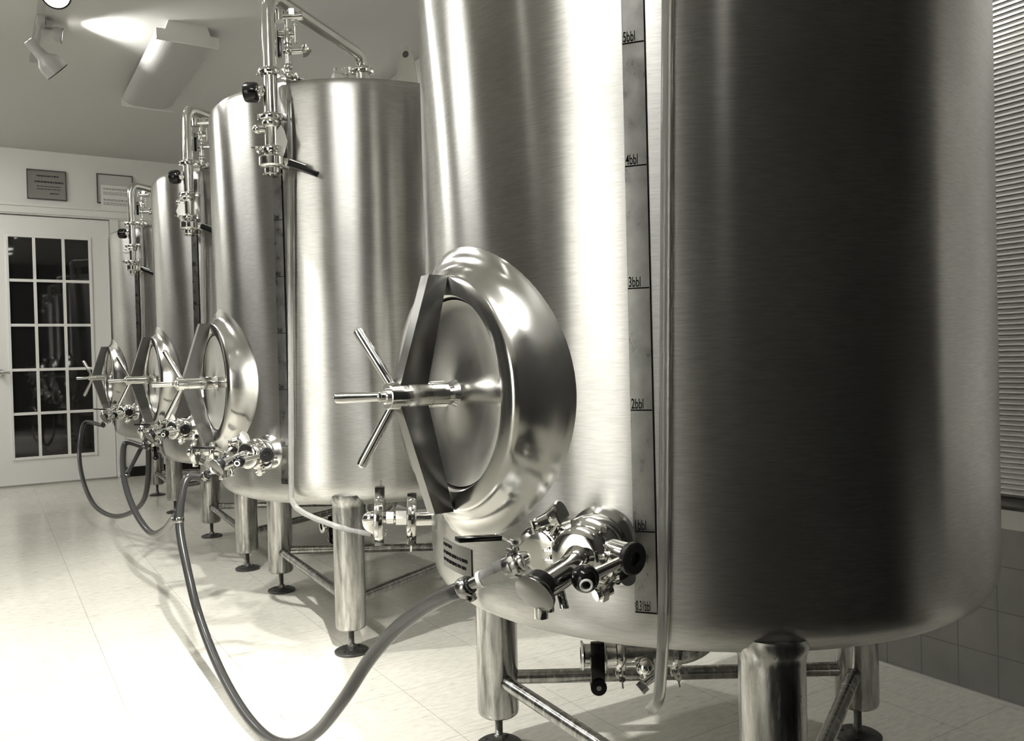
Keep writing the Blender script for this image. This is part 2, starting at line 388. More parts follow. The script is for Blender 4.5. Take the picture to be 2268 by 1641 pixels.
# ---------------------------------------------------------------- the tank
RT = .5
tank = empty('brewing_tank', TK[0])
def part(name, bm, m, parent=tank, **k): return obj(name, bm, m, parent, **k)
bm = NB()
prof = [(.40, .0), (.405, .20), (.418, .38), (.432, .445), (.440, .468), (.452, .484), (.468, .494), (.488, .4985), (.510, .5)]
prof += [(z_, .5) for z_ in (.6, .8, 1.0, 1.2, 1.4, 1.6)] + [(1.632, .5), (1.642, .497), (1.650, .489), (1.653, .478), (1.66, .46), (1.69, .36), (1.735, .16), (1.745, .0)]
lathe(bm, prof, (0, 0, 0), (0, 0, 1), 160, cap=False)
part('tank_shell', bm, M_TANK, auto=50)
bm = NB(); lathe(bm, [(-.001, .4985), (-.0008, .5012), (.0008, .5012), (.001, .4985)], (0, 0, 1.56), (0, 0, 1), 120)
# weld seam is too small to be a part of its own: kept with the shell's own surface (no object)
bm.free()
# lifting lugs
for a in (math.radians(-98), math.radians(82)):
    c = Vector((math.cos(a)*.455, math.sin(a)*.455, 1.655)); tg_ = Vector((-math.sin(a), math.cos(a), 0)); rd = Vector((math.cos(a), math.sin(a), 0)); rd = Matrix.Rotation(math.radians(-48), 3, 'Z')@rd; tg_ = Matrix.Rotation(math.radians(-48), 3, 'Z')@tg_
    bm = NB(); pl = [c+tg_*-.036+Vector((0, 0, -.01))]
    for i in range(11):
        th = math.pi-math.pi*i/10; pl.append(c+tg_*math.cos(th)*.022+Vector((0, 0, .085+math.sin(th)*.022)))
    pl.append(c+tg_*.036+Vector((0, 0, -.01)))
    prism(bm, pl, rd*.008); o_ = part('lifting_lug', bm, M_SAT, smooth=False)
    bm = NB(); cyl(bm, c+Vector((0, 0, .085))-rd*.0046, c+Vector((0, 0, .085))+rd*.0046, .010, n=20); obj('lug_hole', bm, M_DARK, o_)
# manway
MC = Vector((0, .018, .790)); MX = -.526
bm = NB(); n = 96; rings = []
def tankx(y): return -math.sqrt(max(RT*RT-y*y, .01))
prof = [(.150, MX+.05, 0), (.150, MX+.006, 0), (.153, MX+.001, 0), (.179, MX+.0005, 0), (.184, MX+.004, 0), (.189, MX+.010, .0), (.196, MX+.015, .20), (.204, MX+.02, .42), (.215, MX+.02, .70), (.226, MX+.02, .90), (.236, 0, .99), (.245, 0, 1.02)]
for (rho, x, bl_) in prof:
    rg = []
    for i in range(n):
        th = 2*math.pi*i/n; y = MC.y+rho*math.cos(th); z = MC.z+rho*math.sin(th)
        xs = tankx(y)-.0005 if bl_ <= 1 else tankx(y)+.004
        rg.append(bm.verts.new((x*(1-min(bl_, 1))+xs*min(bl_, 1), y, z)))
    rings.append(rg)
for a, b_ in zip(rings, rings[1:]):
    for i in range(n): bm.faces.new((a[i], a[(i+1) % n], b_[(i+1) % n], b_[i]))
part('manway_neck', bm, M_SAT, auto=40)
bm = NB(); lathe(bm, [(.03, .148), (.004, .1485), (.0, .146), (.002, .140), (.006, .12), (.008, .08), (.006, .04), (.002, .022), (-.006, .018), (-.006, 0)], (MX+.012, MC.y, MC.z), (1, 0, 0), 80)
door = part('manway_door', bm, M_SAT)
bm = NB(); lathe(bm, [(0, .1482), (.0, .1512), (.01, .1512), (.01, .1482), (0, .1482)], (MX+.010, MC.y, MC.z), (1, 0, 0), 80, cap=False); obj('door_gasket', bm, M_RUB, door)
bm = NB()
pl = [(-.5255, .183), (-.5585, .183), (-.6105, .018), (-.6105, -.018), (-.5585, -.183), (-.5255, -.183), (-.5655, -.012), (-.5655, .012)]
a = [bm.verts.new((x, MC.y-.0125, MC.z+z)) for x, z in pl]; b_ = [bm.verts.new((x, MC.y+.0125, MC.z+z)) for x, z in pl]
for q in ((0, 1, 2, 7), (7, 2, 3, 6), (6, 3, 4, 5)):
    bm.faces.new([a[i] for i in q]); bm.faces.new([b_[i] for i in reversed(q)])
for i in range(8): bm.faces.new((a[i], b_[i], b_[(i+1) % 8], a[(i+1) % 8]))
bmesh.ops.bevel(bm, geom=[e for e in bm.edges if e.is_boundary or (len(e.link_faces) == 2 and e.calc_face_angle(0) > .5)], offset=.0012, segments=2, affect='EDGES')
part('crossbar', bm, M_BAR, smooth=False)
bm = NB()
lathe(bm, [(0, .0185), (.0012, .0200), (.028, .0200), (.0285, .0190), (.0295, .0190), (.030, .0206), (.068, .0206), (.0685, .0194), (.0695, .0194), (.070, .0203), (.098, .0203), (.099, .019)], (-.628, MC.y, MC.z), (1, 0, 0), 40)
lathe(bm, [(-.006, .010), (-.004, .012), (.0, .012), (.0, .0)], (-.628, MC.y, MC.z), (1, 0, 0), 20)
lathe(bm, [(0, .006), (.001, .0075), (.008, .0075)], (-.641, MC.y, MC.z), (1, 0, 0), 20)
cyl(bm, (-.53, MC.y, MC.z), (-.512, MC.y, MC.z), .011)
hub = part('clamp_spindle', bm, M_POL)
for d0, d1 in (((-.612, MC.y+.010, MC.z+.012), (-.652, MC.y+.050, MC.z+.104)), ((-.612, MC.y+.010, MC.z-.012), (-.652, MC.y+.050, MC.z-.108)), ((-.618, MC.y+.008, MC.z), (-.690, MC.y+.055, MC.z-.001))):
    d0, d1 = Vector(d0), Vector(d1); l_ = (d1-d0).length; bm = NB()
    lathe(bm, [(0, .0070), (l_-.012, .0084), (l_-.004, .0076), (l_-.001, .0046), (l_, .0)], d0, d1-d0, 20); obj('spindle_handle', bm, M_POL, hub)
# gauge strip
GA1, GA2 = -2.545, -2.486; GZ0, GZ1 = .497, 1.40
def arc(bm, a0, a1, z0, z1, r, th=.0015, na=6):
    va = [[bm.verts.new((math.cos(a0+(a1-a0)*i/na)*rr, math.sin(a0+(a1-a0)*i/na)*rr, z)) for i in range(na+1)] for z in (z0, z1) for rr in (r, r+th)]
    b0, b1, t0, t1 = va
    for i in range(na):
        for q in ((b0, b1), (b1, t1), (t1, t0), (t0, b0)): bm.faces.new((q[0][i], q[0][i+1], q[1][i+1], q[1][i]))
    for i in (0, na): bm.faces.new((b0[i], b1[i], t1[i], t0[i]))
    return bm
gau = part('level_gauge', arc(NB(), GA1, GA2, GZ0, GZ1, .4999, .0022), M_GAUGE)
bm = NB(); arc(bm, GA2, GA2+.003, GZ0, GZ1+.05, .4999, .0028, 1); obj('gauge_edge', bm, M_INK, gau)
def text_mesh(s, size, xs=1.0, bold=0.0):
    c = bpy.data.curves.new('txt', 'FONT'); c.body = s; c.size = size; c.offset = bold; c.extrude = .0002
    o = bpy.data.objects.new('txt', c); COL.objects.link(o)
    dg = bpy.context.evaluated_depsgraph_get(); me = bpy.data.meshes.new_from_object(o.evaluated_get(dg))
    b_ = NB(); b_.from_mesh(me); bpy.data.objects.remove(o); bpy.data.curves.remove(c); bpy.data.meshes.remove(me)
    bmesh.ops.scale(b_, vec=(xs, 1, 1), verts=b_.verts); return b_
def add_bent(bm, tb, r, a0, z):
    """wrap flat text round the shell: x -> angle, y -> z"""
    tmp = bpy.data.meshes.new('t'); tb.to_mesh(tmp); tb.free(); k = len(bm.verts); bm.from_mesh(tmp); bpy.data.meshes.remove(tmp); bm.verts.ensure_lookup_table()
    for v_ in bm.verts[k:]:
        x, y, zz = v_.co; aa = a0+x/r; v_.co = Vector((math.cos(aa)*(r+zz), math.sin(aa)*(r+zz), z+y))
for i in range(6):
    zz = .607+i*.1621 if i < 5 else GZ0+.0017
    bm = NB(); arc(bm, GA1+.001, GA2-.001, zz-.0009, zz+.0009, .5015, .0010)
    if i < 5: add_bent(bm, text_mesh('%dbbl' % (i+1), .0190, .52, .0001), .5024, GA1+.0025, zz+.0022)
    else: add_bent(bm, text_mesh('0.31bbl', .0190, .36, .0001), .5024, GA1+.0025, zz+.0022)
    obj('gauge_mark', bm, M_INK, gau, smooth=False)
# name plate low on the shell
bm = NB(); A0, A1 = math.radians(167.8), math.radians(180.3)
arc(bm, A0, A1, .500, .545, .4999, .0016, 10); npl = part('name_plate', bm, M_BAR)
bm = NB()
rnd = random.Random(11)      # worn, unreadable stamped lines
for z_, ends_ in ((.5345, .38), (.5215, .90), (.5095, .84)):
    x = .004
    while x < .109*ends_:
        l_ = rnd.uniform(.0016, .0034); arc(bm, A0+x/.5, A0+(x+l_)/.5, z_+rnd.uniform(-.0006, .0006), z_+.0052, .5012, .0007, 1); x += l_+(.0007 if rnd.random() < .8 else .0030)
obj('plate_lettering', bm, M_INK, npl, smooth=False)
# legs with feet and braces
LR = .4508; LPH = -2.165; LP = [Vector((LR*math.cos(LPH+k*2*math.pi/3), LR*math.sin(LPH+k*2*math.pi/3), 0)) for k in (-1, 0, 1)]
for q in LP:
    bm = NB(); lathe(bm, [(.072, .030), (.0722, .040), (.076, .0435), (.084, .0448), (.425, .0448), (.438, .0465), (.448, .052), (.462, .052)], q, (0, 0, 1), 40)
    lg = part('leg', bm, M_LEG)
    bm = NB(); pr = [(.010, .0085)]; z_ = .012
    while z_ < .076: pr += [(z_, .0085), (z_+.001, .0074)]; z_ += .0022
    lathe(bm, pr, q, (0, 0, 1), 20); lathe(bm, [(.010, .012), (.024, .0115), (.026, .0085)], q, (0, 0, 1), 6); obj('threaded_rod', bm, M_THR, lg)
    bm = NB(); lathe(bm, [(.0, .047), (.002, .0495), (.006, .0495), (.009, .045), (.0105, .018), (.013, .014)], q, (0, 0, 1), 40)
    for k in range(4):
        a = k*math.pi/2+.5; cyl(bm, q+Vector((math.cos(a)*.033, math.sin(a)*.033, .009)), q+Vector((math.cos(a)*.033, math.sin(a)*.033, .0115)), .004, n=10)
    obj('foot_pad', bm, M_PAD, lg)
for i in range(3):
    a, b_ = LP[i], LP[(i+1) % 3]; d_ = (b_-a).normalized(); z_ = Vector((0, 0, .150 if i != 0 else .150))
    bm = NB(); lathe(bm, [(0, .0165), (.006, .0148), ((b_-a).length-.086, .0148), ((b_-a).length-.08, .0165)], a+z_+d_*.040, d_, 24); part('brace', bm, M_LEG)
# gooseneck vent pipe
VP = Vector((-.43, -.33, 0)); K = lambda z: VP+Vector((0, 0, z)); ZUP = Vector((0, 0, 1))
bm = NB(); tube(bm, bend([K(1.37), K(1.884), (0, 0, 1.888), (0, 0, 1.74)], .050, 10), .0190, 24)
vent = part('vent_pipe', bm, M_POL)
def sub(name, bm, m, par): return obj(name, bm, m, par)
for z_, wd_ in ((1.662, R), (1.536, R), (1.445, -R)): sub('pipe_clamp', triclamp(NB(), K(z_), ZUP, .030, wd_, .009), M_POL, vent)
bm = NB(); lathe(bm, [(0, .034), (.03, .034), (.034, .02)], (0, 0, 1.735), ZUP, 32); triclamp(bm, (0, 0, 1.838), ZUP, .032, -R); cyl(bm, (0, 0, 1.74), (0, 0, 1.83), .024)
for dd in (-.062, -.090): cyl(bm, R*dd+ZUP*1.72, R*dd+ZUP*1.846, .0075, n=14)
box(bm, -R*.076+ZUP*1.80, .05, .03, .05); sub('top_fitting', bm, M_POL, vent)
bm = NB(); cyl(bm, K(1.606), K(1.606)-R*.040, .012); hexn(bm, K(1.606)-R*.018, K(1.606)-R*.026, .016); sub('valve_stem', bm, M_POL, vent)
bm = NB(); lathe(bm, [(0, .020), (.003, .026), (.008, .028), (.030, .028), (.037, .026), (.040, .020)], K(1.606)-R*.034, -R, 32); sub('regulator_knob', bm, M_BLK, vent)
bm = NB(); cyl(bm, K(1.505), K(1.503)-R*.035, .011); ball(bm, K(1.503)-R*.040, .0135); ball(bm, K(1.520), .026, sq=.8); sub('check_valve', bm, M_POL, vent)
bm = NB(); lathe(bm, [(1.372, .0), (1.372, .026), (1.376, .028), (1.380, .022), (1.392, .022), (1.396, .034), (1.400, .037), (1.421, .037), (1.425, .034), (1.430, .022), (1.44, .022)], VP, ZUP, 36)
vv = part('sampling_valve', bm, M_POL)
e1 = K(1.410)+R*.036
bm = NB(); hexn(bm, K(1.410)+R*.030, e1+R*.01, .012); cyl(bm, K(1.402)+R*.030, K(1.39)+R*.05+F*-.005, .006); sub('valve_stem', bm, M_POL, vv)
hd = (R*.93-U*.36-F*.10).normalized(); hn = hd.cross(F).normalized(); hz = hd.cross(hn)
bm = NB(); box(bm, e1+hd*.055, .092, .017, .014, (hd, hn, hz), bev=.003); sub('valve_handle', bm, M_BLK, vv)
bm = NB(); cyl(bm, e1+hd*.01-hn*-.012, e1+hd*.06+hn*.013, .0035); sub('handle_trigger', bm, M_POL, vv)
# relief valve column beside the vent pipe
SP = Vector((-.372, -.318, 0)); K2 = lambda z: SP+Vector((0, 0, z))
bm = NB(); tube(bm, [K2(1.655), K2(1.84)], .0075, 14)
lathe(bm, [(1.755, .012), (1.765, .013), (1.79, .010), (1.795, .014), (1.80, .008)], SP, ZUP, 20); ball(bm, K2(1.735), .014); ball(bm, K2(1.690), .012)
rel = part('relief_valve', bm, M_POL)
bm = NB(); cyl(bm, K2(1.735), K2(1.738)+R*.045, .009); lathe(bm, [(0, .008), (.01, .016), (.015, .017)], K2(1.738)+R*.045, R*.7+U*.7, 20); lathe(bm, [(0, .008), (.01, .013), (.014, .013)], K2(1.738)+R*.045, R*.6-U*.8, 16); sub('tri_outlet', bm, M_POL, rel)
bm = NB(); cyl(bm, K2(1.83)-R*.03, K2(1.835)+R*.045, .011); cyl(bm, K2(1.82)-R*.022, K2(1.85)-R*.022, .016); hexn(bm, K2(1.835)+R*.015, K2(1.853)+R*.015, .015); hexn(bm, K2(1.835)+R*.038, K2(1.848)+R*.042, .008); sub('cross_fitting', bm, M_POL, rel)
bm = NB(); cyl(bm, K2(1.78), K2(1.782)+R*.02, .009); cyl(bm, K2(1.765)+R*.022, K2(1.808)+R*.022, .004, n=12); ball(bm, K2(1.81)+R*.022, .0065); ball(bm, K2(1.763)+R*.022, .006); cyl(bm, K2(1.78), K2(1.782)-R*.025, .010); sub('pressure_gauge_cock', bm, M_POL, rel)
bm = NB(); box(bm, K2(1.755)-R*.024, .010, .012, .075, (R, F, ZUP), bev=.004); sub('lever', bm, M_BLK, rel)
sub('pipe_clamp', triclamp(NB(), K2(1.665), ZUP, .018, R, .007), M_POL, rel)
bm = NB(); tube(bm, bend([K2(1.60), K2(1.55)+Vector((.02, .015, 0)), K2(1.535)+Vector((.06, .05, 0))], .015), .005, 10)
bm.free()
# ------------- outlet valve cluster at the front of the shell
pad = r1(1335, 1195, 1.139); ang = math.atan2(pad.y, pad.x); N = Vector((math.cos(ang), math.sin(ang), 0)); PZ = Vector((math.cos(ang)*.497, math.sin(ang)*.497, pad.z-.004))
TT = ZUP.cross(N)   # sideways along the shell
bm = NB(); lathe(bm, [(-.01, .055), (.004, .050), (.010, .043), (.014, .040), (.020, .033)], PZ, N, 40); part('weld_pad', bm, M_SAT)
bm = NB(); lathe(bm, [(.015, .030), (.020, .036), (.026, .043), (.030, .0455), (.052, .0455), (.056, .043), (.060, .034), (.070, .030), (.074, .036), (.078, .038), (.090, .038), (.094, .034), (.096, .024)], PZ, N, 48)
for a in (.9, 2.6, 4.4, 5.6): cyl(bm, PZ+N*.055+TT*math.cos(a)*.039+ZUP*math.sin(a)*.039, PZ+N*.062+TT*math.cos(a)*.039+ZUP*math.sin(a)*.039, .0048, n=12)
ov = part('outlet_valve', bm, M_POL)
sub('valve_clamp', triclamp(NB(), PZ+N*.084, N, .036, -R-U*.1, .008), M_POL, ov)
# racking elbow with cap
e0 = PZ+N*.092; capc = r1(1186, 1312, .985)
mid = r1(1262, 1262, 1.02); e2 = capc+(mid-capc).normalized()*.004
bm = NB(); tube(bm, bend([e0, mid, e2], .020, 8), .0165, 24)
elb = part('racking_elbow', bm, M_POL)
cn = (capc-mid).normalized(); cn = (cn*.75-F*.25-U*.30).normalized()
bm = NB(); lathe(bm, [(-.005, .020), (-.003, .0255), (.001, .0268), (.003, .0262), (.004, .024), (.0042, 0)], capc, cn, 48); sub('end_cap', bm, M_BAR, elb)
bm = NB(); lathe(bm, [(0, .018), (.004, .0195), (.012, .0195), (.014, .018)], capc-cn*.020, cn, 32); sub('cap_collar', bm, M_RUB, elb)
bm = NB(); a_ = r1(1198, 1325, 1.0); cyl(bm, a_, a_-ZUP*.024, .0085, n=20, bev=.001); cyl(bm, a_+Vector((.012, 0, 0)), a_+Vector((.012, 0, -.018)), .006, n=16); sub('drip_stub', bm, M_POL, elb)
# perforated nozzle
a_ = r1(1238, 1298, 1.01); b2 = r1(1251, 1350, 1.0)
bm = NB(); cyl(bm, a_, b2, .0056, n=20, bev=.001)
for k in range(4):
    c_ = a_.lerp(b2, .42+.15*k); ball(bm, c_-F*.0052+R*.001, .0016, 8)
part('sample_nozzle', bm, M_POL)
# pull handle with black knob
a_ = r1(1305, 1228, 1.06); b2 = r1(1372, 1220, 1.06); c_ = r1(1398, 1236, 1.03)
bm = NB(); cyl(bm, a_, b2, .0150, n=28); cyl(bm, b2-(b2-a_)*.2, c_, .0165, .0180, n=28); hnd = part('pull_handle', bm, M_POL)
ax_ = (c_-b2).normalized(); ax_ = (ax_*.5+R*.6-F*.5).normalized()
bm = NB(); lathe(bm, [(-.004, .0185), (.0, .0205), (.006, .0205), (.008, .018), (.008, .009), (.004, .0085), (.004, 0)], c_, ax_, 36); sub('handle_end', bm, M_RUB, hnd)
a_ = r1(1296, 1281, .985); b2 = r1(1390, 1237, 1.03)
bm = NB(); cyl(bm, a_, b2, .0068, n=20); sub('handle_rod', bm, M_POL, hnd)
bm = NB(); ball(bm, a_, .0168, 28); sub('ball_knob', bm, M_BLK, hnd)
kn = (-F*.9-U*.25).normalized()
bm = NB(); lathe(bm, [(.012, .0078), (.0165, .0080), (.0175, .0068), (.0160, .0050), (.0150, .0048), (.0150, 0)], a_, kn, 28); sub('knob_screw', bm, M_CHALK, hnd)
# lower strut and clamp wing nut
bm = NB(); a_ = r1(1395, 1262, 1.09); b2 = r1(1345, 1300, 1.08); tube(bm, bend([r1(1400, 1256, 1.10), r1(1362, 1278, 1.08), r1(1330, 1312, 1.08)], .012), .0068, 14)
cyl(bm, r1(1378, 1282, 1.07), r1(1390, 1278, 1.05), .011, n=20); cyl(bm, r1(1318, 1318, 1.07), r1(1352, 1302, 1.08), .0085, n=16); hexn(bm, r1(1325, 1316, 1.07), r1(1340, 1309, 1.075), .012)
part('support_strut', bm, M_POL)
# side branch: clamp, nipple, ball valve, hose tail
bm = NB(); q0 = PZ+N*.04-R*.02; q1 = r1(1190, 1222, 1.12); tube(bm, [PZ+N*.04, q1], .0125, 20)
tube(bm, [q1, r1(1156, 1240, 1.11)], .0105, 20)
br = part('branch_pipe', bm, M_POL)
wn_ = (r1(1226, 1150, 1.09)-r1(1197, 1205, 1.11)).normalized(); bax = (-R*.55-F*.8-U*.1).normalized()
cc_ = r1(1200, 1212, 1.11)
bm = NB(); lathe(bm, [(-.012, .026), (-.010, .031), (-.004, .033), (.004, .033), (.010, .030), (.012, .022)], cc_, bax, 36)
lathe(bm, [(.0, .027), (.004, .027), (.006, .020)], cc_+bax*.010, bax, 36); sub('branch_clamp', bm, M_POL, br)
bm = NB(); sd = bax.cross(wn_).normalized(); c_ = cc_+wn_*.038
for k in (-1, 1): box(bm, c_+sd*k*.006, .016, .004, .026, (bax, sd, wn_), bev=.001)
r0 = r1(1180, 1165, 1.09); cyl(bm, r0, r1(1200, 1160, 1.10), .006, n=14); hexn(bm, r1(1176, 1168, 1.09), r1(1182, 1166, 1.09), .009)
cyl(bm, r1(1190, 1163, 1.09), r1(1222, 1150, 1.10), .0095, .0125, n=20)
lathe(bm, [(-.010, .012), (-.004, .015), (.006, .019), (.012, .021), (.014, .019), (.014, 0)], r1(1228, 1148, 1.10), R*.75+U*.35-F*.35, 28); sub('wing_nut', bm, M_POL, br)
v0 = r1(1170, 1236, 1.12); v1 = r1(1050, 1290, 1.16); vd = (v1-v0).normalized()
bm = NB(); Lv = (v1-v0).length; lathe(bm, [(0, .011), (.004, .0135), (.010, .0135), (.012, .015), (.018, .0160), (.026, .0160), (.032, .0135), (.034, .0115)], v0, vd, 24)
hexn(bm, v0+vd*.034, v0+vd*.050, .0165); lathe(bm, [(0, .012), (.003, .0175), (.008, .0180), (.014, .0165)], v0+vd*.020, vd, 24); box(bm, v0+vd*.024, .020, .030, .026, (vd, vd.cross(ZUP).normalized(), vd.cross(vd.cross(ZUP)).normalized()), bev=.004)
hexn(bm, v0+vd*.050, v0+vd*.078, .0125)
bvl = part('ball_valve', bm, M_OLD)
s0 = v0+vd*.024; s1 = r1(1143, 1200, 1.13)
bm = NB(); cyl(bm, s0, s1, .0085, n=18); hexn(bm, s0.lerp(s1, .55), s0.lerp(s1, .72), .0125); hexn(bm, s0.lerp(s1, .9), s1+(s1-s0)*.12, .009); sub('valve_stem', bm, M_OLD, bvl)
l0 = r1(1143, 1207, 1.125); l1 = r1(1103, 1190, 1.09); l2 = r1(1012, 1195, 1.06)
def strap(bm, a, b_, wv, w_, th):
    d_ = (b_-a).normalized(); s_ = (wv-d_*wv.dot(d_)).normalized(); n_ = d_.cross(s_); box(bm, (a+b_)/2, (b_-a).length, w_, th, (d_, s_, n_), bev=th*.3)
bm = NB(); strap(bm, l0, l1, F, .014, .0028); lv = sub('lever', bm, M_SAT, bvl)
lm = lv
bm = NB(); strap(bm, l1+(l1-l2)*.04, l2, F, .015, .0062); sub('lever_grip', bm, M_BLK, bvl)
# hose tail
h0 = v0+vd*.078; HE = r1(1018, 1306, 1.175)
bm = NB(); cyl(bm, h0, h0+vd*.006, .0118, n=20); sub('hose_collar', bm, M_CHALK, bvl)
bm = NB(); tube(bm, [h0, HE], .0085, 16); sub('hose_barb', bm, M_OLD, bvl)
# side port far left: two clamps with a union between
sA = Vector((-.459, .279, .551)); sB = Vector((-.511, .308, .553)); sd_ = (sB-sA).normalized()
bm = NB(); tube(bm, [Vector((-.395, .243, .551)), sA-sd_*.004], .0165, 20); tube(bm, [sA, sB], .010, 18)
hexn(bm, sA.lerp(sB, .15), sA.lerp(sB, .50), .0150); hexn(bm, sA.lerp(sB, .55), sA.lerp(sB, .80), .0125)
tube(bm, bend([sB, sB+sd_*.022, sB+sd_*.026-ZUP*.020+Vector((F.x, F.y, 0))*.03, sB+sd_*.010-ZUP*.045+Vector((F.x, F.y, 0))*.08], .012), .0115, 16)
sp_ = part('side_port', bm, M_POL)
sub('port_clamp', triclamp(NB(), sA, sd_, .036, -ZUP, .009), M_POL, sp_)
sub('port_clamp', triclamp(NB(), sB, sd_, .042, ZUP, .009), M_POL, sp_)
# ------------- bottom drain (its own pivot at the tank axis so it can be turned)
dp = empty('drain_assembly'); dp.parent = tank; dp.name = 'bottom_drain'
d0 = r1(1287, 1475, 1.42); dax = (-R).normalized(); dax = Vector((dax.x, dax.y, 0)).normalized(); d0 = Vector((d0.x, d0.y, .335))
dl = (r1(1560, 1475, 1.42)-r1(1287, 1475, 1.42)).length
def DQ(s): return d0-dax*s
bm = NB(); tube(bm, bend([DQ(.075), DQ(dl-.02), DQ(dl+.035)+ZUP*.05, Vector((0, 0, .39)), Vector((0, 0, .43))], .03, 8), .0190, 20)
obj('drain_pipe', bm, M_LEG, dp)
bm = NB(); lathe(bm, [(.0, .014), (.0, .0235), (.003, .0245), (.006, .019), (.022, .0178), (.026, .019), (.027, .030), (.040, .030), (.043, .020), (.060, .019), (.066, .022), (.072, .019)], d0, -dax, 32, cap=False)
lathe(bm, [(.003, .0), (.003, .0142)], d0, -dax, 24, cap=False)
obj('drain_valve', bm, M_SAT, dp)
bm = NB(); box(bm, DQ(.026)-Vector((F.x, F.y, 0))*.026-ZUP*.006, .024, .012, .075, (dax, Vector((F.x, F.y, 0)).normalized(), ZUP), bev=.005)
cyl(bm, DQ(.026)-Vector((F.x, F.y, 0))*.036-ZUP*.042, DQ(.026)-Vector((F.x, F.y, 0))*.018-ZUP*.042, .0135, n=24); obj('drain_handle', bm, M_BLK, dp)
bm = NB(); cyl(bm, DQ(.026)-Vector((F.x, F.y, 0))*.038-ZUP*.042, DQ(.026)-Vector((F.x, F.y, 0))*.036-ZUP*.042, .0042, n=16); obj('handle_bolt', bm, M_POL, dp)
obj('drain_clamp', triclamp(NB(), DQ(.066), dax, .027, -ZUP, .008), M_POL, dp)
obj('drain_clamp', triclamp(NB(), DQ(.160), dax, .027, -ZUP, .008), M_SAT, dp)
bm = NB(); tube(bm, bend([DQ(.125), DQ(.125)-ZUP*.02-Vector((F.x, F.y, 0))*.03, DQ(.100)-ZUP*.035-Vector((F.x, F.y, 0))*.035], .012), .009, 14); ball(bm, DQ(.105)-ZUP*.012-Vector((F.x, F.y, 0))*.028, .016); hexn(bm, DQ(.103)-ZUP*.038-Vector((F.x, F.y, 0))*.036, DQ(.093)-ZUP*.046-Vector((F.x, F.y, 0))*.038, .010); obj('drain_cock', bm, M_POL, dp)

# ---------------------------------------------------------------- copies of the tank
def copy_tree(o, parent=None):
    c = o.copy(); COL.objects.link(c)
    if parent: c.parent = parent
    for ch in list(o.children): copy_tree(ch, c)
    return c
tag(tank, 'largest steel brewing tank at the front right, with readable barrel gauge', 'tank', 'steel brewing tanks in a row')
tanks = [tank]
for i, lb in ((1, 'steel brewing tank directly behind the big front tank'), (2, 'narrow looking steel tank, third back in the row'), (3, 'farthest steel tank, standing nearest the glazed door')):
    c = copy_tree(tank); c.location = TK[i]; c['label'] = lb; tanks.append(c)
    for ch in c.children:
        if ch.name.startswith('bottom_drain') and i in (1, 2): ch.rotation_euler = (0, 0, math.radians(30))
# sight tubes, one for each tank
def cyp(k, deg, r, z): a = math.radians(deg); return TK[k]*0+Vector((math.cos(a)*r, math.sin(a)*r, z))
for k, tk in enumerate(tanks):
    base = [K2(1.655), cyp(k, -138.6, .508, 1.57), cyp(k, -138.3, .512, 1.45), cyp(k, -138.9, .513, 1.25), cyp(k, -139.7, .513, 1.0), cyp(k, -140.6, .513, .7), cyp(k, -141.3, .512, .5)]
    if k == 0: base += [cyp(k, -141.9, .512, .42), cyp(k, -142.5, .508, .385), cyp(k, -144, .49, .365)]
    else: base += [cyp(k, -141.0, .513, .45), cyp(k, -137, .508, .415), cyp(k, -126, .50, .375), cyp(k, -116, .47, .345)]
    bm = NB(); tube(bm, spline(base, 6), .0080, 14, cap=False); tube(bm, spline(base, 6), .0056, 14, cap=False); obj('sight_tube', bm, M_CLEAR, tk)
# ---------------------------------------------------------------- hoses
def hose(name, pts, r, label, par=None):
    e = empty(name, (0, 0, 0)); tag(e, label, 'hose', 'grey transfer hoses hanging between the tanks')
    bm = NB(); tube(bm, spline(pts, 10), r, 18); obj('hose_tube', bm, M_HOSE, e)
    return e
def ends(e, p, d):
    bm = NB(); d = Vector(d).normalized(); lathe(bm, [(-.008, .0135), (-.006, .0148), (.006, .0148), (.008, .0135)], p, d, 24, cap=False)
    s_ = d.cross(F).normalized(); box(bm, p+s_*.017, .014, .010, .008, (d, s_, d.cross(s_)), bev=.001); cyl(bm, p+s_*.017-d.cross(s_)*.012, p+s_*.017+d.cross(s_)*.012, .003, n=8)
    obj('hose_clamp', bm, M_OLD, e)
HR = [TK[k]+HE for k in range(4)]; vdv = vd
h = hose('transfer_hose', [HR[1]-vdv*.02, HR[1]+vdv*.012, P(416, 1058, 2.44), P(402, 1100, 2.42), P(398, 1170, 2.40), P(415, 1262, 2.36), P(440, 1362, 2.30), P(480, 1468, 2.16), P(530, 1562, 1.98), P(585, 1628, 1.84), P(640, 1648, 1.72), P(700, 1622, 1.62), P(760, 1550, 1.52), P(815, 1465, 1.44), P(870, 1400, 1.36), P(935, 1348, 1.27), P(990, 1318, 1.20), HR[0]+vdv*.003, HR[0]-vdv*.022], .0118, 'thick grey hose drooping to the floor between the two nearest tanks')
ends(h, HR[0]-vdv*.010, vdv); ends(h, P(396, 1150, 2.405), ZUP); ends(h, HR[1], vdv)
h = hose('transfer_hose', [HR[2]-vdv*.02, HR[2]+vdv*.012, P(280, 980, 3.55), P(272, 1010, 3.5), P(275, 1060, 3.4), P(289, 1110, 3.3), P(312, 1155, 3.2), P(338, 1182, 3.1), P(365, 1172, 2.95), P(383, 1150, 2.7), P(393, 1140, 2.45)], .0118, 'middle grey hose looping down from the third tank')
ends(h, HR[2], vdv)
bm = NB(); tube(bm, spline([P(281, 1050, 3.42), P(300, 1015, 3.5), P(322, 975, 3.6), P(335, 955, 3.68)], 8), .009, 14); obj('branch_tube', bm, M_HOSE, h); ends(h, P(279, 1054, 3.42), ZUP)
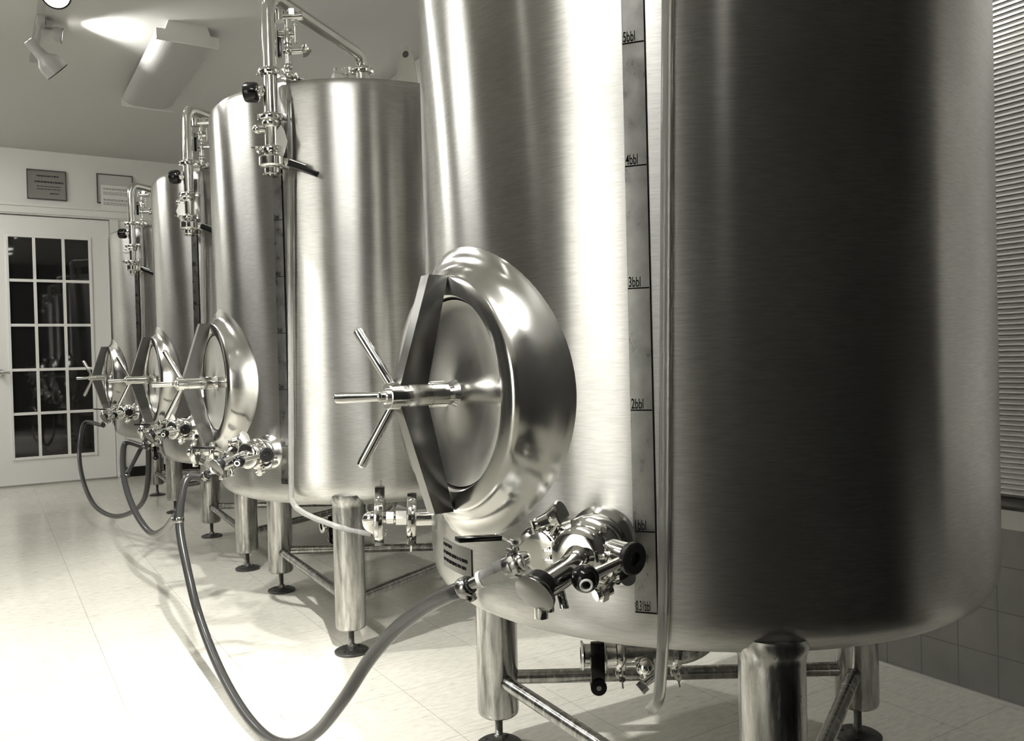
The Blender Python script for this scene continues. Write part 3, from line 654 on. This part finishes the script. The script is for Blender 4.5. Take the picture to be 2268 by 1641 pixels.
h = hose('transfer_hose', [HR[3]-vdv*.02, HR[3]+vdv*.012, P(190, 935, 5.0), P(179, 965, 4.9), P(176, 1015, 4.8), P(186, 1070, 4.6), P(210, 1120, 4.4), P(250, 1143, 4.2), P(290, 1135, 4.0), P(318, 1108, 3.85), P(328, 1060, 3.75), P(329, 1010, 3.7), P(328, 968, 3.68)], .0118, 'farthest grey hose, hanging in front of the glazed door')
ends(h, HR[3], vdv)
# ---------------------------------------------------------------- paper tags hanging from the vent pipes
for k, lb, dx in ((1, 'white paper tag tied to the vent pipe of the second tank', 1), (2, 'white paper tag tied to the vent pipe of the third tank', -1)):
    e = empty('paper_tag', TK[k]+K(1.515)+R*.028*dx-F*.004); tag(e, lb, 'tag')
    bm = NB(); pl = [(0, 0), (-.012, -.02), (-.014, -.085), (.006, -.09), (.020, -.05), (.010, -.018)]
    vs = [bm.verts.new(Vector(R)*x*1.0*dx+Vector(F)*(.012*math.sin(z*30))+ZUP*z) for x, z in pl]; f_ = bm.faces.new(vs)
    bmesh.ops.solidify(bm, geom=[f_], thickness=.0008); obj('card', bm, M_WHITE, e, smooth=False)
    bm = NB(); tube(bm, [Vector((0, 0, -.004)), -R*.012*dx+ZUP*.015], .0008, 6); obj('string', bm, M_RUB, e)
# ---------------------------------------------------------------- ceiling fluorescent fixture
FX0, FX1, FY0, FY1 = .715, .998, 4.16, 5.33
def fixture(x0, x1, y0, y1, label, dm, grp=None):
    fl = empty('fluorescent_fixture', L((x0+x1)/2, (y0+y1)/2, ZC), PSI); tag(fl, label, 'ceiling light', 'fluorescent fixtures')
    fw, fl_ = x1-x0, y1-y0
    bm = NB(); box(bm, (0, 0, -.022), fw*.62, fl_-.02, .044); obj('housing', bm, M_ENAMEL, fl, smooth=False)
    bm = NB(); n = 16; sec = []
    for i in range(n+1):
        s = -1+2*i/n; sec.append((s*(fw/2-.004), -.050-.036*(1-abs(s)**5)))
    sec = [(-(fw/2-.004), -.044)]+sec+[((fw/2-.004), -.044)]
    ra = [bm.verts.new((x, -fl_/2+.02, z)) for x, z in sec]; rb = [bm.verts.new((x, fl_/2-.012, z)) for x, z in sec]
    for i in range(len(sec)-1): bm.faces.new((ra[i], ra[i+1], rb[i+1], rb[i]))
    bm.faces.new(ra); bm.faces.new(rb)
    obj('diffuser', bm, dm, fl)
    for s in (-1, 1):
        bm = NB(); y = s*(fl_/2-.004)
        prism(bm, [(x, y, z) for x, z in ((-fw*.31, 0), (-fw*.36, -.042), (-fw/2, -.044), (-fw/2, -.092), (fw/2, -.092), (fw/2, -.044), (fw*.36, -.042), (fw*.31, 0))], (0, .018, 0)); obj('end_plate', bm, M_ENAMEL, fl, smooth=False)
fixture(FX0, FX1, FY0, FY1, 'long unlit wraparound fluorescent fixture on the ceiling', M_DIFF)
fixture(-.55, -.25, -.05, 1.12, 'lit fluorescent fixture overhead beside the nearest tank', M_LIT)
fixture(-1.35, -1.05, 3.3, 4.47, 'lit fluorescent fixture overhead across from the third tank', M_LIT)
fixture(-1.05, -.75, 5.4, 6.57, 'added unseen lit fixture overhead, brightening the far wall', M_LIT)  # added fill light for the far wall, out of view
# ---------------------------------------------------------------- added unseen rubber mat, darkens the nearest tank's reflection
bm = NB(); box(bm, (0, 0, .006), 1.7, .90, .012, bev=.004); mt = obj('added_dark_mat', bm, M_RUB); mt.location = L(.85, .02, 0); mt.rotation_euler = (0, 0, PSI)
tag(mt, 'added unseen black mat that darkens the reflection in the nearest tank', 'mat')
# ---------------------------------------------------------------- track and track heads
bm = NB(); box(bm, (0, 0, -.010), .035, 2.6, .020); t2_ = obj('ceiling_track', bm, M_LAMPC, smooth=False); t2_.location = L(-1.45, .70, ZC); t2_.rotation_euler = (0, 0, PSI); tag(t2_, 'added unseen ceiling track for the extra spotlights on the left', 'track')  # added track, only carries the fill spots on the left
trk = empty('ceiling_track', L(.255, 2.2, ZC), PSI); tag(trk, 'pale ceiling track running above the row of tanks', 'track')
bm = NB(); box(bm, (0, 0, -.010), .035, 5.6, .020); obj('rail', bm, M_LAMPC, trk, smooth=False)
def head(c_, aim, label, watts=0, cone=90, scale=1.0, size=.03, grp='track spotlights', blend=.6):
    """c_: middle of the lamp body; it hangs from the track on a short stem"""
    c_ = Vector(c_); base = Vector((c_.x, c_.y, ZC-.02)); e = empty('track_spotlight', base); tag(e, label, 'spotlight', grp)
    c = c_-base; ax = (Vector(aim)-c_).normalized(); s = scale
    bm = NB(); box(bm, (0, 0, -.012), .03, .09, .024, bev=.003); cyl(bm, (0, 0, -.02), c-ax*.04*s, .007)
    obj('mount', bm, M_LAMPC, e)
    bm = NB(); lathe(bm, [(-.075*s, 0), (-.075*s, .018*s), (-.070*s, .023*s), (.000, .026*s), (.012*s, .030*s), (.030*s, .048*s), (.048*s, .054*s), (.088*s, .056*s), (.088*s, .052*s), (.070*s, .050*s), (.030*s, .040*s), (.030*s, 0)], c, ax, 40, cap=False)
    sh = obj('lamp_shade', bm, M_LAMPC, e)
    bm = NB(); lathe(bm, [(.0875*s, .0565*s), (.0895*s, .0575*s), (.0915*s, .0565*s), (.0915*s, .051*s), (.0875*s, .051*s)], c, ax, 40, cap=False); obj('shade_rim', bm, M_RUB, e)
    bm = NB(); lathe(bm, [(.034*s, 0), (.034*s, .034*s), (.074*s, .0495*s), (.082*s, .044*s), (.086*s, .02*s), (.087*s, 0)], c, ax, 32, cap=False); obj('bulb', bm, M_LAMP, e)
    _, u_, v_ = frame(ax); bm = NB()
    for k in range(6):
        a = 2*math.pi*k/6; q = c-ax*.0755*s+(u_*math.cos(a)+v_*math.sin(a))*.0145*s; cyl(bm, q, q+ax*.004, .0034*s, n=10)
    obj('vent_holes', bm, M_LAMP, e)
    if watts:
        ld = bpy.data.lights.new('bulb_light', 'SPOT'); ld.energy = watts; ld.color = TINT; ld.spot_size = math.radians(cone); ld.spot_blend = blend; ld.shadow_soft_size = size
        lo = bpy.data.objects.new('bulb_light', ld); COL.objects.link(lo); lo.parent = e; lo.location = c+ax*.10*s
        lo.rotation_euler = (-ax).to_track_quat('Z', 'Y').to_euler()
    return e
cA = P(92, 122, 3.80); head(cA, cA+R*.50-U*.66+F*.56, 'spotlight aimed down and away, its black rimmed bell seen from the side', 30, 100)
cB = P(124, -16, 3.45); head(cB, L(.12, 1.9, 1.45), 'glowing spotlight at the top edge facing the viewer', 15, 110)
cC = P(108, 72, 3.86); head(cC, cC+R*.84+F*.42-U*.10, 'bright spotlight tipped sideways that throws a streak over the ceiling', 34, 100, .62)
for (bx, by), aim, wt, cn_, lb in HEADS:
    head(L(bx, by, ZC-.12), L(*aim), lb, wt, cn_)
head(L(1.86, .74, ZC-.12), L(1.98, 1.06, 1.5), 'track spotlight aimed at the upper blinds', 40, 110, grp='window spotlights')
head(L(1.84, .50, ZC-.10), L(1.995, 1.02, 1.95), 'track spotlight tipped up at the head of the blinds', 110, 47, grp='window spotlights', blend=.25)
